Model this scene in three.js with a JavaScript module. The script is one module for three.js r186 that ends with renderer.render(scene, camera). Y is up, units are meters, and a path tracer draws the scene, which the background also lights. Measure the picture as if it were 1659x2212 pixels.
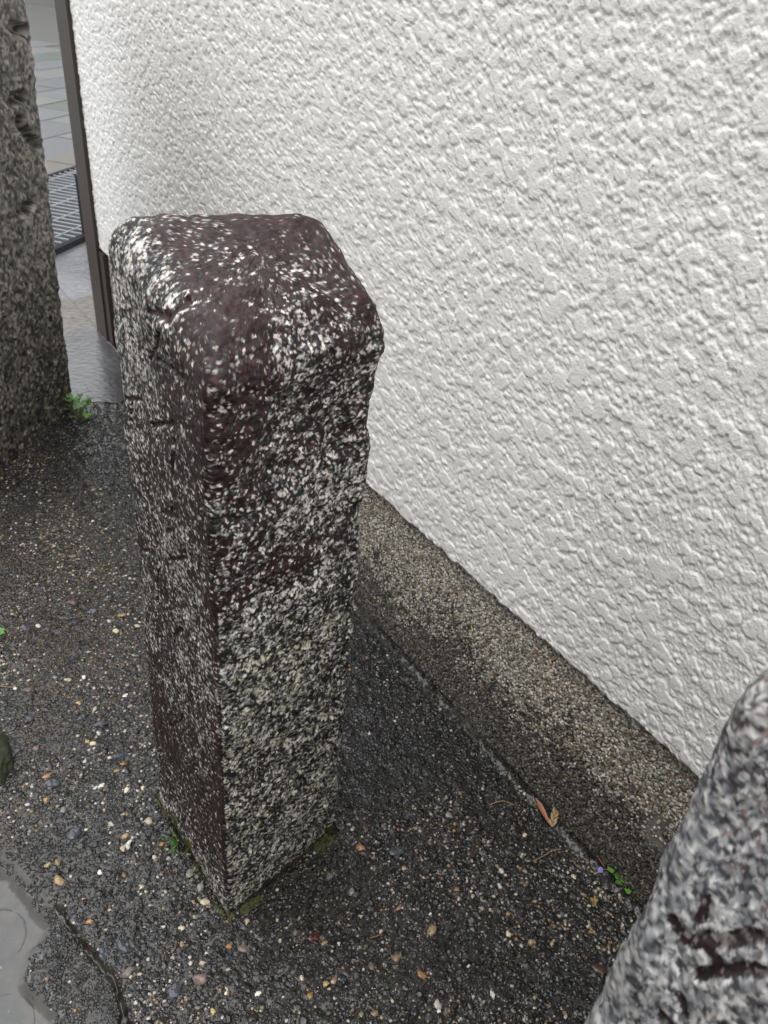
import * as THREE from 'three';
import { mergeGeometries } from 'three/addons/utils/BufferGeometryUtils.js';

// ---------------------------------------------------------------- camera, sky, sun, exposure
const scene = new THREE.Scene();
const CAM_H = 1.3;
const ROT = [
  0.8128948085, 0.2744959330, -0.5136672202,
  0.0927456279, 0.8097023801, 0.5794655332,
  0.5749785029, -0.5186849126, 0.6327445635];
const camera = new THREE.PerspectiveCamera(67.32, 768 / 1024, 0.05, 400);
camera.position.set(0, CAM_H, 0);
camera.quaternion.setFromRotationMatrix(new THREE.Matrix4().set(
  ROT[0], ROT[1], ROT[2], 0, ROT[3], ROT[4], ROT[5], 0, ROT[6], ROT[7], ROT[8], 0, 0, 0, 0, 1));
camera.focus = 1.02;
camera.userData.fStop = 10.5;
camera.updateMatrixWorld(true);

const renderer = new THREE.WebGLRenderer({ antialias: true });
renderer.toneMapping = THREE.LinearToneMapping;
renderer.toneMappingExposure = 0.87;
renderer.shadowMap.enabled = true;

{ // overcast sky, three times brighter overhead than at the horizon
  const W = 64, H = 32, d = new Float32Array(W * H * 4);
  for (let j = 0; j < H; j++) for (let i = 0; i < W; i++) {
    const el = ((j + 0.5) / H - 0.5) * Math.PI, s = Math.sin(el);
    const L = 5.0 * (s > 0 ? (1 + 2 * s) / 3 : 0.333);
    d.set([L * 0.975, L * 0.995, L * 1.03, 1], (j * W + i) * 4);
  }
  const t = new THREE.DataTexture(d, W, H, THREE.RGBAFormat, THREE.FloatType);
  t.mapping = THREE.EquirectangularReflectionMapping; t.magFilter = THREE.LinearFilter; t.needsUpdate = true;
  scene.background = t; scene.environment = t;
}
const sun = new THREE.DirectionalLight(0xfff4e8, 0.9);
sun.position.set(-3.0, 9.0, 0.4); sun.target.position.set(0.4, 0, -1);
sun.castShadow = true; sun.shadow.radius = 60; sun.shadow.mapSize.set(2048, 2048);
Object.assign(sun.shadow.camera, { left: -4, right: 4, top: 4, bottom: -4, near: 1, far: 30 });
sun.userData = {}; scene.add(sun, sun.target);

// ---------------------------------------------------------------- helpers
let seedState = 12345;
const seed = (s) => { seedState = s >>> 0; };
const rnd = () => { seedState = (seedState + 0x6D2B79F5) | 0; let t = Math.imul(seedState ^ (seedState >>> 15), 1 | seedState); t = (t + Math.imul(t ^ (t >>> 7), 61 | t)) ^ t; return ((t ^ (t >>> 14)) >>> 0) / 4294967296; };
const rr = (a, b) => a + (b - a) * rnd();
const clamp = (x, a = 0, b = 1) => (x < a ? a : x > b ? b : x);
const sstep = (a, b, x) => { const t = clamp((x - a) / (b - a)); return t * t * (3 - 2 * t); };
const lerp = (a, b, t) => a + (b - a) * t;
const hash = (x, y, z) => { let h = Math.imul(x, 374761393) + Math.imul(y, 668265263) + Math.imul(z, 1274126177) | 0; h = Math.imul(h ^ (h >>> 13), 1274126177); h = Math.imul(h ^ (h >>> 15), 0x85ebca6b); return (h ^ (h >>> 16)) >>> 0; };
const hf = (x, y, z) => hash(x, y, z) / 4294967296;
function noise(x, y, z) { // value noise, -1..1
  const xi = Math.floor(x), yi = Math.floor(y), zi = Math.floor(z);
  let u = x - xi, v = y - yi, w = z - zi;
  u = u * u * (3 - 2 * u); v = v * v * (3 - 2 * v); w = w * w * (3 - 2 * w);
  const a = lerp(lerp(hf(xi, yi, zi), hf(xi + 1, yi, zi), u), lerp(hf(xi, yi + 1, zi), hf(xi + 1, yi + 1, zi), u), v);
  const b = lerp(lerp(hf(xi, yi, zi + 1), hf(xi + 1, yi, zi + 1), u), lerp(hf(xi, yi + 1, zi + 1), hf(xi + 1, yi + 1, zi + 1), u), v);
  return lerp(a, b, w) * 2 - 1;
}
const fbm = (x, y, z, o = 3) => { let s = 0, a = 0.5; for (let i = 0; i < o; i++) { s += a * noise(x, y, z); x = x * 2.03 + 17.1; y = y * 2.03 + 5.3; z = z * 2.03 + 9.7; a *= 0.5; } return s; };
let wD1 = 0, wD2 = 0, wId = 0;
function worley(x, y, z) { // sets wD1, wD2 (distances) and wId (hash of the cell)
  const xi = Math.floor(x), yi = Math.floor(y), zi = Math.floor(z);
  wD1 = 9; wD2 = 9;
  for (let i = -1; i < 2; i++) for (let j = -1; j < 2; j++) for (let k = -1; k < 2; k++) {
    const h = hash(xi + i, yi + j, zi + k);
    const dx = xi + i + (h & 1023) / 1023 - x, dy = yi + j + ((h >>> 10) & 1023) / 1023 - y, dz = zi + k + ((h >>> 20) & 1023) / 1023 - z;
    const d = dx * dx + dy * dy + dz * dz;
    if (d < wD1) { wD2 = wD1; wD1 = d; wId = h; } else if (d < wD2) wD2 = d;
  }
  wD1 = Math.sqrt(wD1); wD2 = Math.sqrt(wD2);
}
// photograph pixel (on a 1659 x 2212 view of it) -> direction, and where that meets the ground or a wall plane
function dirOf(px, py) {
  const v = new THREE.Vector3(px - 829.5, -(py - 1106), -1661);
  return new THREE.Vector3(ROT[0] * v.x + ROT[1] * v.y + ROT[2] * v.z, ROT[3] * v.x + ROT[4] * v.y + ROT[5] * v.z, ROT[6] * v.x + ROT[7] * v.y + ROT[8] * v.z);
}
const onGround = (px, py, y = 0) => { const d = dirOf(px, py), t = (y - CAM_H) / d.y; return new THREE.Vector3(d.x * t, y, d.z * t); };
const onPlaneX = (px, py, X) => { const d = dirOf(px, py), t = X / d.x; return new THREE.Vector3(X, CAM_H + d.y * t, d.z * t); };
const mPerPx = (p) => Math.hypot(p.x, p.y - CAM_H, p.z) / 1661;

const taken = {};
const numbered = (n) => { const k = taken[n] = (taken[n] ?? -1) + 1; return k ? n + '_' + String(k).padStart(3, '0') : n; };
function shadows(o) { o.castShadow = o.receiveShadow = true; return o; }
function part(name, geo, mat, parent) { const m = shadows(new THREE.Mesh(geo, mat)); m.name = name; parent.add(m); return m; }
function thing(name, label, category, pos, group) { const g = new THREE.Group(); g.name = numbered(name); g.position.copy(pos); g.userData = { label, category }; if (group) g.userData.group = group; scene.add(g); return g; }
function single(name, geo, mat, label, category, pos, group) { const m = shadows(new THREE.Mesh(geo, mat)); m.name = numbered(name); if (pos) m.position.copy(pos); m.userData = { label, category }; if (group) m.userData.group = group; scene.add(m); return m; }
const std = (color, roughness, extra = {}) => new THREE.MeshPhysicalMaterial({ color: Array.isArray(color) ? new THREE.Color().setRGB(...color) : color, roughness, ...extra });
const WET = { clearcoat: 0.5, clearcoatRoughness: 0.1, specularIntensity: 0.5 };

function gridMesh(xs, ys, fn, flip = false) { // fn(a, b, set) fills position and colour of one vertex
  const nx = xs.length, ny = ys.length, P = new Float32Array(nx * ny * 3), Cc = new Float32Array(nx * ny * 3), idx = new Uint32Array((nx - 1) * (ny - 1) * 6);
  const out = [0, 0, 0, 1, 1, 1];
  for (let j = 0; j < ny; j++) for (let i = 0; i < nx; i++) { fn(xs[i], ys[j], out, i, j); const k = (j * nx + i) * 3; P[k] = out[0]; P[k + 1] = out[1]; P[k + 2] = out[2]; Cc[k] = out[3]; Cc[k + 1] = out[4]; Cc[k + 2] = out[5]; }
  let q = 0;
  for (let j = 0; j < ny - 1; j++) for (let i = 0; i < nx - 1; i++) {
    const a = j * nx + i, b = a + 1, c = a + nx, d = c + 1;
    if (flip) { idx[q++] = a; idx[q++] = b; idx[q++] = c; idx[q++] = b; idx[q++] = d; idx[q++] = c; } else { idx[q++] = a; idx[q++] = c; idx[q++] = b; idx[q++] = b; idx[q++] = c; idx[q++] = d; }
  }
  const g = new THREE.BufferGeometry();
  g.setAttribute('position', new THREE.BufferAttribute(P, 3)); g.setAttribute('color', new THREE.BufferAttribute(Cc, 3)); g.setIndex(new THREE.BufferAttribute(idx, 1));
  g.computeVertexNormals();
  return g;
}
function pebbleGeo(s, detail, angular, flat) { // a lumpy stone of unit radius
  const base = new THREE.IcosahedronGeometry(1, detail), p = base.attributes.position, v = new THREE.Vector3(), mott = [];
  for (let i = 0; i < p.count; i++) {
    v.fromBufferAttribute(p, i).normalize();
    let r = 1 + angular * noise(v.x * 1.7 + s * 7.7, v.y * 1.7 + s, v.z * 1.7 - s * 3) + angular * 0.4 * noise(v.x * 4 + s, v.y * 4, v.z * 4 + s);
    v.multiplyScalar(r); p.setXYZ(i, v.x, v.y, v.z);
    const mo = 0.82 + 0.28 * noise(v.x * 2.3 + s, v.y * 2.3, v.z * 2.3) + 0.18 * noise(v.x * 6, v.y * 6 + s, v.z * 6); mott.push(mo, mo * (0.98 + 0.06 * noise(v.x * 3, v.y * 3, s)), mo * 0.97);
  }
  base.setAttribute('color', new THREE.Float32BufferAttribute(mott, 3));
  if (!flat) { // smooth: normals point along the (lumpy) radius
    const n = base.attributes.normal; for (let i = 0; i < p.count; i++) { v.fromBufferAttribute(p, i).normalize(); n.setXYZ(i, v.x, v.y, v.z); }
  } else base.computeVertexNormals();
  return base;
}
function scatter(name, geos, mat, items, parent) { // items: [x, y, z, rx, ry, rz, sx, sy, sz, r, g, b]
  const m4 = new THREE.Matrix4(), q = new THREE.Quaternion(), e = new THREE.Euler(), p = new THREE.Vector3(), s = new THREE.Vector3(), c = new THREE.Color();
  geos.forEach((geo, k) => {
    const mine = items.filter((_, i) => i % geos.length === k), im = shadows(new THREE.InstancedMesh(geo, mat, mine.length));
    mine.forEach((t, i) => { m4.compose(p.set(t[0], t[1], t[2]), q.setFromEuler(e.set(t[3], t[4], t[5])), s.set(t[6], t[7], t[8])); im.setMatrixAt(i, m4); im.setColorAt(i, c.setRGB(t[9], t[10], t[11])); });
    im.name = k ? name + '_' + String(k).padStart(3, '0') : name; im.userData.kind = 'stuff'; parent.add(im);
  });
}
const segDist = (x, y, a, b) => { const dx = b[0] - a[0], dy = b[1] - a[1], t = clamp(((x - a[0]) * dx + (y - a[1]) * dy) / (dx * dx + dy * dy)); return Math.hypot(x - a[0] - dx * t, y - a[1] - dy * t); };
const polyDist = (x, y, pts) => { let d = 9; for (let i = 0; i + 1 < pts.length; i++) d = Math.min(d, segDist(x, y, pts[i], pts[i + 1])); return d; };
const inside = (x, y, p) => { let s = false; for (let i = 0, j = p.length - 1; i < p.length; j = i++) if ((p[i][1] > y) !== (p[j][1] > y) && x < (p[j][0] - p[i][0]) * (y - p[i][1]) / (p[j][1] - p[i][1]) + p[i][0]) s = !s; return s; };
const signed = (x, y, p) => { const d = polyDist(x, y, [...p, p[0]]); return inside(x, y, p) ? d : -d; };
const range = (a, b, f) => { const o = [a]; let x = a; while (x < b) { x += typeof f === 'function' ? f(x) : f; o.push(Math.min(x, b)); } return o; };
const gpx = (list) => list.map(([x, y]) => { const p = onGround(x, y); return [p.x, p.z]; });

// ---------------------------------------------------------------- layout
const WALL_X = 0.860, PLINTH_X = 0.872, WALL_Y = 0.358, WALL_END = -2.862;
const MAIN = [[0.262, -0.612], [0.248, -0.874], [0.484, -0.865], [0.492, -0.642]];   // front corner, rear, far, right
const puddlePoly = gpx([[-70, 1835], [-10, 1856], [40, 1895], [85, 1962], [118, 1992], [104, 2030], [72, 2062], [60, 2115], [95, 2150], [126, 2182], [132, 2235], [-260, 2500]]);
const filmPoly = gpx([[-70, 1800], [0, 1830], [60, 1880], [125, 1960], [170, 2010], [225, 2080], [262, 2130], [275, 2240], [-260, 2500]]);
const cracks = [gpx([[120, 1962], [150, 2000], [172, 2030], [215, 2082], [246, 2112], [256, 2150], [266, 2185], [255, 2225]]), gpx([[262, 2170], [282, 2230]]), gpx([[600, 1985], [625, 2005]])];
const WATER = -0.0032;

function groundH(x, z) {
  let h = 0.0030 * fbm(x * 11, 0, z * 11, 2) + 0.0020 * noise(x * 60, 3, z * 60) + 0.0012 * noise(x * 160, 7, z * 160);
  if (z > -1.25 && x < 0.2) {
    const f = signed(x, z, filmPoly), b = signed(x, z, puddlePoly);
    h = lerp(h, h * 0.5, sstep(-0.02, 0.02, f)) - 0.0034 * sstep(-0.02, 0.02, f) - 0.010 * sstep(-0.004, 0.02, b);
    let d = 9; for (const c of cracks) d = Math.min(d, polyDist(x + 0.004 * noise(x * 90, 1, z * 90), z + 0.004 * noise(x * 90, 5, z * 90), c));
    h -= 0.010 * (1 - sstep(0.0015, 0.0075, d));
  }
  if (x > 0.8) { const r = (x - 0.859 - 0.006 * noise(z * 9, 2, 0)) / 0.009; h += 0.0055 * Math.exp(-r * r) * (0.6 + 0.7 * noise(z * 22, 4, 1)) + 0.0015 * noise(x * 240, 3, z * 240); }
  h -= 0.006 * sstep(0.010, 0.0, -signed(x, z, MAIN));
  return h;
}

// ---------------------------------------------------------------- ground
const ground = new THREE.Group(); ground.name = 'asphalt_ground'; ground.userData = { kind: 'structure', label: 'wet dark asphalt with exposed pebbles and brown grit' }; scene.add(ground);
const groundMat = std([1, 1, 1], 0.42, { vertexColors: true, ...WET });
{
  const xs = [-60, -25, -10, -4, -2, -1.2, -0.7, -0.4, ...range(-0.25, 0.87, 0.004), 0.9, 1.1, 2, 5, 20, 60];
  const zs = [-120, -60, -30, -15, -8, -5, -4, -3.2, -2.8, ...range(-2.5, 0, (z) => clamp(0.0028 * -z, 0.003, 0.008)), 0.2, 0.5, 1, 3, 10, 60];
  const g = gridMesh(xs, zs, (x, z, o) => {
    const near = x > -0.26 && x < 0.871 && z > -2.6 && z < 0.01;
    o[0] = x; o[1] = near ? groundH(x, z) : -0.004; o[2] = z;
    const n = fbm(x * 6, 1, z * 6, 3), m = noise(x * 70, 2, z * 70), s = noise(x * 210, 9, z * 210);
    let t = (0.013 + 0.006 * m + 0.006 * s) * (x > 0.5 ? 0.7 : 1), warm = sstep(0.0, 0.35, n + 0.25 * s) * (x < 0.45 ? 1 : 0.35);
    o[3] = t * (1.08 + 0.75 * warm); o[4] = t * (1 + 0.5 * warm); o[5] = t * (0.88 + 0.12 * warm);
    if (near && x > 0.84) { const k = sstep(0.1, 0.4, noise(z * 14, 3, x * 60) + 0.6 * s + 0.3 * m); o[3] = lerp(o[3], 0.036, k); o[4] = lerp(o[4], 0.037, k); o[5] = lerp(o[5], 0.031, k); }
  });
  part('asphalt', g, groundMat, ground);
}
const agg = [0, 1, 2, 3].map((k) => pebbleGeo(k + 1, 1, 0.34, true)), round = [0, 1, 2].map((k) => pebbleGeo(k + 11, 1, 0.22, false));
const stoneMat = std([1, 1, 1], 0.4, { ...WET, vertexColors: true }), shinyPebble = std([1, 1, 1], 0.4, { ...WET, vertexColors: true });
const nearCrack = (x, z) => { if (x > 0.2 || z < -0.85) return false; let d = 9; for (const c of cracks) d = Math.min(d, polyDist(x, z, c)); return d < 0.0055; };
const nearBase = (x, z) => signed(x, z, MAIN) > -0.002 || nearCrack(x, z);
{
  seed(101);
  const dark = [], light = [], s0 = (x, z, r) => groundH(x, z) - r * 0.25;
  const put = (list, x, z, r, c, flat = 0.7, up = 0) => list.push([x, s0(x, z, r) + up, z, rr(-0.3, 0.3), rr(0, 6.28), rr(-0.3, 0.3), r * rr(0.8, 1.25), r * flat, r * rr(0.75, 1.15), ...(list === dark && x > 0.49 + 0.03 * noise(x * 20, 1, z * 20) && z < -0.45 ? c.map((v) => v * 0.6) : c)]);
  const darkTone = () => { const t = 0.006 + 0.024 * Math.pow(rnd(), 1.7), k = rnd(); return k < 0.66 ? [t * 1.06, t * 0.98, t * 0.88] : k < 0.82 ? [t * 0.95, t * 1.03, t * 1.16] : k < 0.93 ? [t * 1.5, t * 1.25, t * 0.95] : [t * 1.35, t * 1.05, t]; };
  const lightTone = () => { const k = rnd(), t = rr(0.42, 0.95); return k < 0.42 ? [0.55 * t, 0.52 * t, 0.45 * t] : k < 0.6 ? [0.42 * t, 0.36 * t, 0.24 * t] : k < 0.74 ? [0.36 * t, 0.21 * t, 0.075 * t] : k < 0.86 ? [0.20 * t, 0.19 * t, 0.17 * t] : k < 0.94 ? [0.3 * t, 0.19 * t, 0.13 * t] : [0.16 * t, 0.15 * t, 0.09 * t]; };
  for (let z = -2.66; z < -0.06; z += 0.0056 * (z < -1.3 ? 1.35 : 1)) for (let x = -0.22; x < 0.872; x += 0.0056 * (z < -1.3 ? 1.35 : 1)) { // fine dark grit
    const px = x + rr(-0.003, 0.003), pz = z + rr(-0.003, 0.003);
    if (nearBase(px, pz) || (pz < -2.36 && rnd() < sstep(-2.38, -2.62, pz + 0.06 * noise(px * 12, 3, pz * 12))) || (px > 0.845 && rnd() < 0.45) || (px < 0.12 && pz > -1 && signed(px, pz, filmPoly) > 0.004)) continue;
    put(dark, px, pz, rr(0.0018, 0.0040), darkTone());
  }
  for (let i = 0; i < 15000; i++) { // coarser aggregate
    const x = rr(-0.2, 0.845), z = -Math.pow(rnd(), 1.3) * 2.3 - 0.06; if (nearBase(x, z) || (x < 0.12 && z > -1 && signed(x, z, filmPoly) > 0)) continue;
    put(dark, x, z, rr(0.0035, 0.0075), darkTone(), 0.55);
  }
  for (let i = 0; i < 46000; i++) { // pale and ochre pebbles; fewer in the strip beside the wall and in the smooth patch by the puddle
    const x = rr(-0.2, 0.85), z = -Math.pow(rnd(), 1.25) * 2.3 - 0.06; if (nearBase(x, z)) continue;
    const cl = fbm(x * 9 + 40, 3, z * 9, 2) + 0.12, keep = (z < -0.66 && x > 0.5 ? 0.22 : 1) * (signed(x, z, filmPoly) > 0 ? 0.05 : 1);
    if (rnd() > keep * sstep(-0.35, 0.5, cl)) continue;
    const r = 0.0009 + 0.0027 * Math.pow(rnd(), 3); put(light, x, z, r, lightTone(), 0.72, r * 0.3);
  }
  for (let i = 0; i < 30000; i++) { // sandy grit gathered in drifts on the walked side
    const x = rr(-0.2, 0.4), z = rr(-2.3, -0.9), k = fbm(x * 5 + 9, 8, z * 5, 2); if (k < -0.05 || nearBase(x, z)) continue;
    const t = rr(0.5, 1.2); put(light, x, z, rr(0.0007, 0.0016), [0.19 * t, 0.135 * t, 0.075 * t], 0.8, 0.0006);
  }
  for (let i = 0; i < 16000; i++) { // dark nubs standing out of the water film
    const x = rr(-0.2, 0.11), z = rr(-0.98, -0.5); const f = signed(x, z, filmPoly), b = signed(x, z, puddlePoly);
    if (f < 0 || b > 0.006 || nearCrack(x, z) || (b > 0 && rnd() < 0.7)) continue;
    const r = rr(0.0016, 0.0030); dark.push([x, WATER - r * 0.35, z, rr(-0.3, 0.3), rr(0, 6), 0, r * 1.1, r * 0.8, r, ...darkTone()]);
  }
  scatter('asphalt_grit', agg, stoneMat, dark, ground);
  scatter('small_pebbles', round, shinyPebble, light, ground);

  // the stones one can pick out, at their places in the photograph
  const tan = [0.27, 0.18, 0.09], orange = [0.30, 0.155, 0.055], cream = [0.5, 0.43, 0.3], white = [0.62, 0.6, 0.54], slate = [0.05, 0.056, 0.066], brown = [0.06, 0.034, 0.022], red = [0.055, 0.012, 0.010], pink = [0.13, 0.095, 0.08], grey = [0.17, 0.175, 0.155], black = [0.02, 0.02, 0.02], yellow = [0.36, 0.26, 0.11];
  const marked = [[932, 2009, 24, tan], [678, 2026, 28, red], [701, 2038, 15, yellow], [802, 2087, 19, pink], [854, 2069, 22, tan], [669, 2153, 18, orange], [780, 1832, 20, orange], [793, 1845, 14, brown], [789, 1790, 18, brown], [987, 1921, 16, tan], [944, 2172, 20, white], [948, 2186, 13, white], [910, 2108, 20, orange], [1017, 1841, 17, brown], [989, 1977, 24, slate], [1099, 2018, 17, cream], [1115, 2028, 11, orange], [1295, 2093, 26, brown], [1222, 2194, 13, white], [706, 2127, 16, yellow], [1148, 2035, 16, tan], [967, 1760, 20, grey], [930, 1820, 24, brown], [855, 1840, 34, slate], [1063, 2150, 14, white], [1248, 2022, 11, cream], [1190, 2000, 12, tan], [810, 2190, 15, tan], [1082, 1880, 13, white], [1012, 2086, 10, white], [760, 1925, 20, grey], [860, 1960, 12, tan],
    [124, 1863, 18, tan], [102, 1870, 13, yellow], [215, 1886, 14, white], [127, 1904, 24, tan], [278, 2099, 27, pink], [433, 2116, 32, pink], [377, 2146, 36, slate], [241, 1782, 14, cream], [322, 1775, 18, cream], [410, 1888, 20, grey], [433, 1917, 22, grey], [445, 1950, 20, cream], [195, 1990, 14, orange], [265, 1833, 19, cream], [275, 1830, 14, white], [225, 2058, 26, slate], [265, 2043, 32, slate], [271, 1808, 18, tan], [159, 1805, 30, slate], [488, 2142, 15, white], [349, 1824, 14, orange], [332, 1852, 13, white], [420, 1948, 13, orange], [495, 2044, 16, orange], [525, 2052, 24, pink], [437, 2081, 14, cream], [390, 2005, 15, cream], [305, 1915, 15, cream], [180, 1943, 11, yellow], [450, 1816, 10, white],
    [157, 1302, 26, brown], [272, 1502, 16, white], [64, 1489, 22, brown], [65, 1553, 24, slate], [113, 1695, 30, slate], [219, 1699, 15, white], [207, 1702, 12, white], [227, 1706, 11, pink], [100, 1678, 17, orange], [82, 1353, 11, white], [213, 1585, 12, white], [201, 1609, 13, cream], [189, 1604, 13, yellow], [235, 1636, 12, white], [257, 1632, 26, slate], [266, 1651, 16, orange], [252, 1665, 13, orange], [56, 1361, 22, slate], [262, 1330, 17, tan], [162, 1345, 26, black], [296, 1352, 14, cream], [250, 1363, 14, cream], [235, 1342, 13, white], [282, 1385, 16, black], [148, 1470, 12, cream], [120, 1466, 12, grey], [77, 1616, 18, pink], [273, 1708, 12, cream], [98, 1728, 14, orange], [135, 1750, 20, grey], [60, 1740, 11, white], [140, 1335, 18, slate], [200, 1320, 22, slate], [36, 1620, 15, slate], [275, 1478, 14, grey], [180, 1550, 20, slate], [222, 1566, 22, slate], [300, 1440, 14, tan], [150, 1655, 10, pink], [310, 1655, 18, slate], [190, 1480, 9, cream]];
  const mats = new Map(), geoA = [0, 1, 2, 3, 4].map((k) => pebbleGeo(k + 31, 2, 0.4, false)), geoB = [0, 1, 2].map((k) => pebbleGeo(k + 51, 2, 0.5, true));
  const matOf = (c) => { if (!mats.has(c)) mats.set(c, [0.8, 1, 1.2].map((k) => std(c.map((v) => v * k), 0.4, { ...WET, vertexColors: true }))); return mats.get(c)[Math.floor(rnd() * 3)]; };
  const all = [tan, orange, cream, white, slate, grey, pink, yellow, brown, slate, slate, cream];
  for (let i = 0; i < 150; i++) { const x = rr(-0.1, 0.83), z = -0.2 - Math.pow(rnd(), 1.2) * 1.9; if (signed(x, z, MAIN) > -0.015 || signed(x, z, filmPoly) > 0) continue; marked.push([x, z, rr(0.0028, 0.005), all[Math.floor(rnd() * all.length)], 1]); }
  for (const [a, b, w, c, direct] of marked) {
    const p = direct ? new THREE.Vector3(a, 0, b) : onGround(a, b), r = direct ? w : Math.max(0.0026, w * 0.4 * mPerPx(p));
    const dk = c === slate || c === black || c === red, m = part(numbered('pebble'), dk ? geoB[Math.floor(rnd() * 3)] : geoA[Math.floor(rnd() * 5)], matOf(c), ground);
    m.position.set(p.x, groundH(p.x, p.z) + r * 0.05, p.z); m.rotation.set(rr(-0.25, 0.25), rr(0, 6.28), rr(-0.25, 0.25)); m.scale.set(r * rr(0.95, 1.25), r * rr(0.38, 0.5), r * rr(0.7, 0.95));
  }
}

// ---------------------------------------------------------------- puddle
{
  const xs = range(-0.5, 0.1, 0.0022), zs = range(-1.05, -0.35, 0.0022), rings = [[onGround(-18, 2030), 0.014, 1], [onGround(0, 2220), 0.013, 0.9], [onGround(-70, 1890), 0.013, 0.8]].map(([p, l, a]) => [p.x, p.z, l, a]);
  const keep = [], g0 = gridMesh(xs, zs, (x, z, o) => {
    let h = 0; for (const [cx, cz, l, a] of rings) { const d = Math.hypot(x - cx, z - cz); h += a * 0.0008 * Math.sin(d / l * 6.283) * Math.exp(-Math.pow((d - 0.048) / 0.012, 2)); }
    o[0] = x; o[1] = WATER + h + 0.00012 * noise(x * 25, 2, z * 25); o[2] = z; o[3] = o[4] = o[5] = 1;
  });
  const idx = g0.index.array, P = g0.attributes.position.array;
  for (let i = 0; i < idx.length; i += 3) { const k = idx[i] * 3; if (signed(P[k], P[k + 2], puddlePoly) > -0.014) keep.push(idx[i], idx[i + 1], idx[i + 2]); }
  g0.setIndex(keep); g0.deleteAttribute('color');
  const water = shadows(new THREE.Mesh(g0, new THREE.MeshPhysicalMaterial({ color: 0xffffff, roughness: 0.02, transmission: 1, thickness: 0, ior: 1.33 })));
  water.name = 'puddle'; water.userData = { kind: 'structure', label: 'shallow rain puddle with ripple rings on the asphalt', category: 'puddle' }; scene.add(water);
}

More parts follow.
